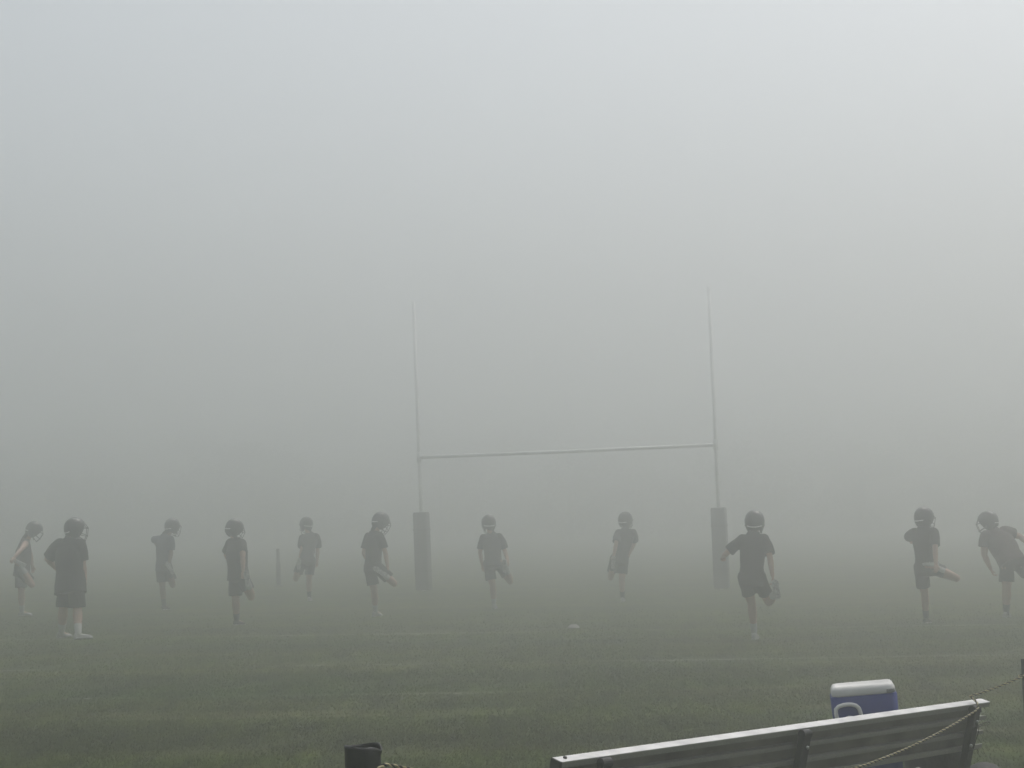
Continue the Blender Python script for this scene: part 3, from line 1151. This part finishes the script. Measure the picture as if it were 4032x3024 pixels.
s = seat_spot(3690)
bp = seat_org - N_ * .20 + U_ * s + UP * .004
bagA = blob_bag('duffel_bag', 'dark bag on the bench seat behind the backrest, beside the right support', 'bag', bp, U_, N_, .16, .12, .26, 3, M['bag'])
MB(bp).tube([bp + U_ * .1 + Z * .25, bp + U_ * .05 + Z * .29 + N_ * .06, bp - U_ * .05 + Z * .29 + N_ * .06, bp - U_ * .1 + Z * .25], .009, 8).build('handle', M['bag'], bagA)
gb = at_depth(3885, 3010, 9.95)
gb = Vector((gb.x, gb.y, gz(gb.x)))
gh = at_depth(3885, 3012, 9.95).z - gb.z - .035
bagB = blob_bag('kit_bag', 'black kit bag standing on the grass at the bottom right corner', 'bag', gb, X, Y, .24, .15, gh * 1.0, 8, M['bag'])
MB(gb).tube([gb + X * -.1 + Z * gh * .9, gb - X * .06 + Z * (gh + .0) - Y * .08, gb + X * .06 + Z * (gh - .01) - Y * .08, gb + X * .1 + Z * gh * .9], .011, 8).build('handle', M['bag'], bagB)
s = seat_spot(3560)
tp = seat_org - N_ * .10 + U_ * s + UP * .003
tow = thing('towel', 'crumpled white towel on the bench seat beside the cooler', 'towel', tp)
m = MB(tp)
for dx, dz, a, d, h in ((0, .045, .045, .06, .045), (.04, .06, .05, .045, .03), (-.015, .08, .03, .035, .03), (.055, .03, .06, .05, .03)):
    m.ell(tp + U_ * dx + Z * dz, U_, N_, Z, a, d, h)
m.skin('cloth', M['white_cloth'], tow, .006, 2, wrinkle=.028, seed=5)

# ------------------------------------------------------------------ rope barrier
PY = 5.4
pc = at_depth(1427, 2934, PY)
post_top = pc.z
post_base = Vector((pc.x, pc.y, gz(pc.x)))
PR = .0515


def build_pipe_post():
    root = thing('pipe_post', 'short black open topped pipe post in the foreground with rope tied round it', 'post', post_base)
    m = MB(post_base)

    def ring(h, r, dent):
        out = []
        for j in range(48):
            t = 2 * math.pi * j / 48
            # the rim is split and folded out on the right hand side
            k = math.exp(-((((t + math.pi) % (2 * math.pi)) - math.pi + .25) / .30) ** 2) * dent
            k2 = math.exp(-((((t + math.pi) % (2 * math.pi)) - math.pi + .85) / .35) ** 2) * dent
            w = 1 + .010 * math.sin(2 * t + 1)
            rr_ = r * w + .007 * k - .005 * k2
            out.append(post_base + X * (rr_ * math.cos(t)) + Y * (rr_ * math.sin(t)) + Z * (h + .003 * math.sin(t * 2 + .6) * (h > .9) - .013 * k))
        return out
    Ht = post_top - post_base.z
    hs_ = [0, .4, .8, Ht - .13, Ht - .07, Ht - .045, Ht - .03, Ht - .018, Ht - .008, Ht]
    de = [0, 0, 0, 0, 0, .05, .25, .6, .95, 1.1]
    outer = [ring(h, PR, d_) for h, d_ in zip(hs_, de)]
    inner = [ring(h, PR - .0045, d_) for h, d_ in zip(hs_, de)]
    m.loft(outer + inner[::-1], caps=False)
    m.build('pipe', M['black_pipe'], root)
    m = MB(post_base)
    m.loft([m.ering(post_base + Z * h, X, Y, .030, .030, 16) for h in (0, Ht - .22)])
    m.build('inner_stake', M['post_dark'], root)
    return root


build_pipe_post()
RP = at_depth(4040, 2655, 9.5)
RP_base = Vector((RP.x, RP.y, gz(RP.x)))
RP_top = at_depth(4040, 2594, 9.5).z - RP_base.z


def build_stake():
    root = thing('fence_stake', 'dark metal stake at the right edge holding the twisted rope', 'post', RP_base)
    m = MB(RP_base)
    b = RP_base + Z * (RP_top / 2)
    m.box(b, X, Y, Z, .022, .003, RP_top / 2, .001)
    m.box(b + Y * .020, X, Y, Z, .003, .0165, RP_top / 2 - .002, .001)
    m.build('shaft', M['post_dark'], root, False)
    for h in np.arange(.15, RP_top - .03, .09):
        q = MB(RP_base)
        q.box(RP_base + Z * h - Y * .006, X, Y, Z, .008, .004, .012, .002)
        q.build('stud', M['post_dark'], root, False)


build_stake()


def build_rope():
    pts = []
    hz_ = at_depth(1495, 3007, PY).z
    c0 = Vector((pc.x, pc.y, hz_))
    # a turn and a half round the post
    for i in range(60):
        t = R(-200 + 560 * i / 59)
        pts.append(c0 + Vector((math.cos(t) * (PR + .009), math.sin(t) * (PR + .009), -.040 * (1 - (i / 59) ** 4))))
    a = pts[-1].copy()
    tie = T3 + Ww * .03 + Vv * .020
    for i in range(1, 121):
        t = i / 120
        pts.append(a.lerp(tie, t) - Z * (.237 * 4 * t * (1 - t)))
    # over the top of the support, once round it
    cc = T3 + Vv * .004
    over = [cc + Vv * .046 + Ww * .01 - U_ * .004, cc + Vv * .046 - Ww * .03, cc + Vv * .045 - Ww * .05 + U_ * .01]
    pts += over
    b = pts[-1].copy()
    end = RP_base + Z * (RP.z - RP_base.z) - Y * .014
    for i in range(1, 60):
        t = i / 59
        pts.append(b.lerp(end, t) - Z * (.006 * 4 * t * (1 - t)))
    for i in range(1, 30):
        t = R(-90 + 540 * i / 29)
        pts.append(RP_base + Z * (RP.z - RP_base.z - .0006 * i) + Vector((math.cos(t) * .034, .008 + math.sin(t) * .034, 0)))
    # resample
    P = np.array([tuple(p) for p in pts])
    for _ in range(2):
        P[1:-1] = (P[:-2] + 2 * P[1:-1] + P[2:]) / 4
    sgl = np.linalg.norm(np.diff(P, axis=0), axis=1)
    L = np.concatenate([[0], np.cumsum(sgl)])
    step = .0032
    s_ = np.arange(0, L[-1], step)
    Q = np.stack([np.interp(s_, L, P[:, i]) for i in range(3)], 1)
    root = thing('rope', 'yellow and black twisted rope strung from the pipe post across the bench back', 'rope', post_base)
    for ph, mat, nm in ((0, 'yellow_rope', 'yellow_strand'), (math.pi, 'black_rope', 'black_strand')):
        line = []
        px = None
        for i in range(len(Q)):
            d = Vector(Q[min(i + 1, len(Q) - 1)] - Q[max(i - 1, 0)]).normalized()
            if px is None:
                x, _, _ = frame(d)
            else:
                x = (px - d * px.dot(d)).normalized()
            px = x
            y = d.cross(x)
            t = 2 * math.pi * s_[i] / .040 + ph
            rad = .0028
            line.append(Vector(Q[i]) + x * (rad * math.cos(t)) + y * (rad * math.sin(t)))
        m = MB(post_base)
        m.tube(line, .0033, 6)
        m.build(nm, M[mat], root)


build_rope()

# ------------------------------------------------------------------ fog
hm = bpy.data.materials.new('fog')
hm.use_nodes = True
hn = hm.node_tree
hn.nodes.remove(hn.nodes['Principled BSDF'])
pv = hn.nodes.new('ShaderNodeVolumePrincipled')
hn.links.new(pv.outputs[0], hn.nodes['Material Output'].inputs['Volume'])
pv.inputs['Density'].default_value = FOG_DENSITY
pv.inputs['Color'].default_value = (.951, .961, .950, 1)
pv.inputs['Anisotropy'].default_value = FOG_G
m = MB()
m.box((0, 165, (FOG_TOP - 3) / 2), X, Y, Z, 330, 245, (FOG_TOP + 3) / 2)
fog = m.build('haze', hm, None, False)
fog['kind'] = 'stuff'
fog['label'] = 'dense pale morning fog lying over the whole field'
fog['category'] = 'fog'
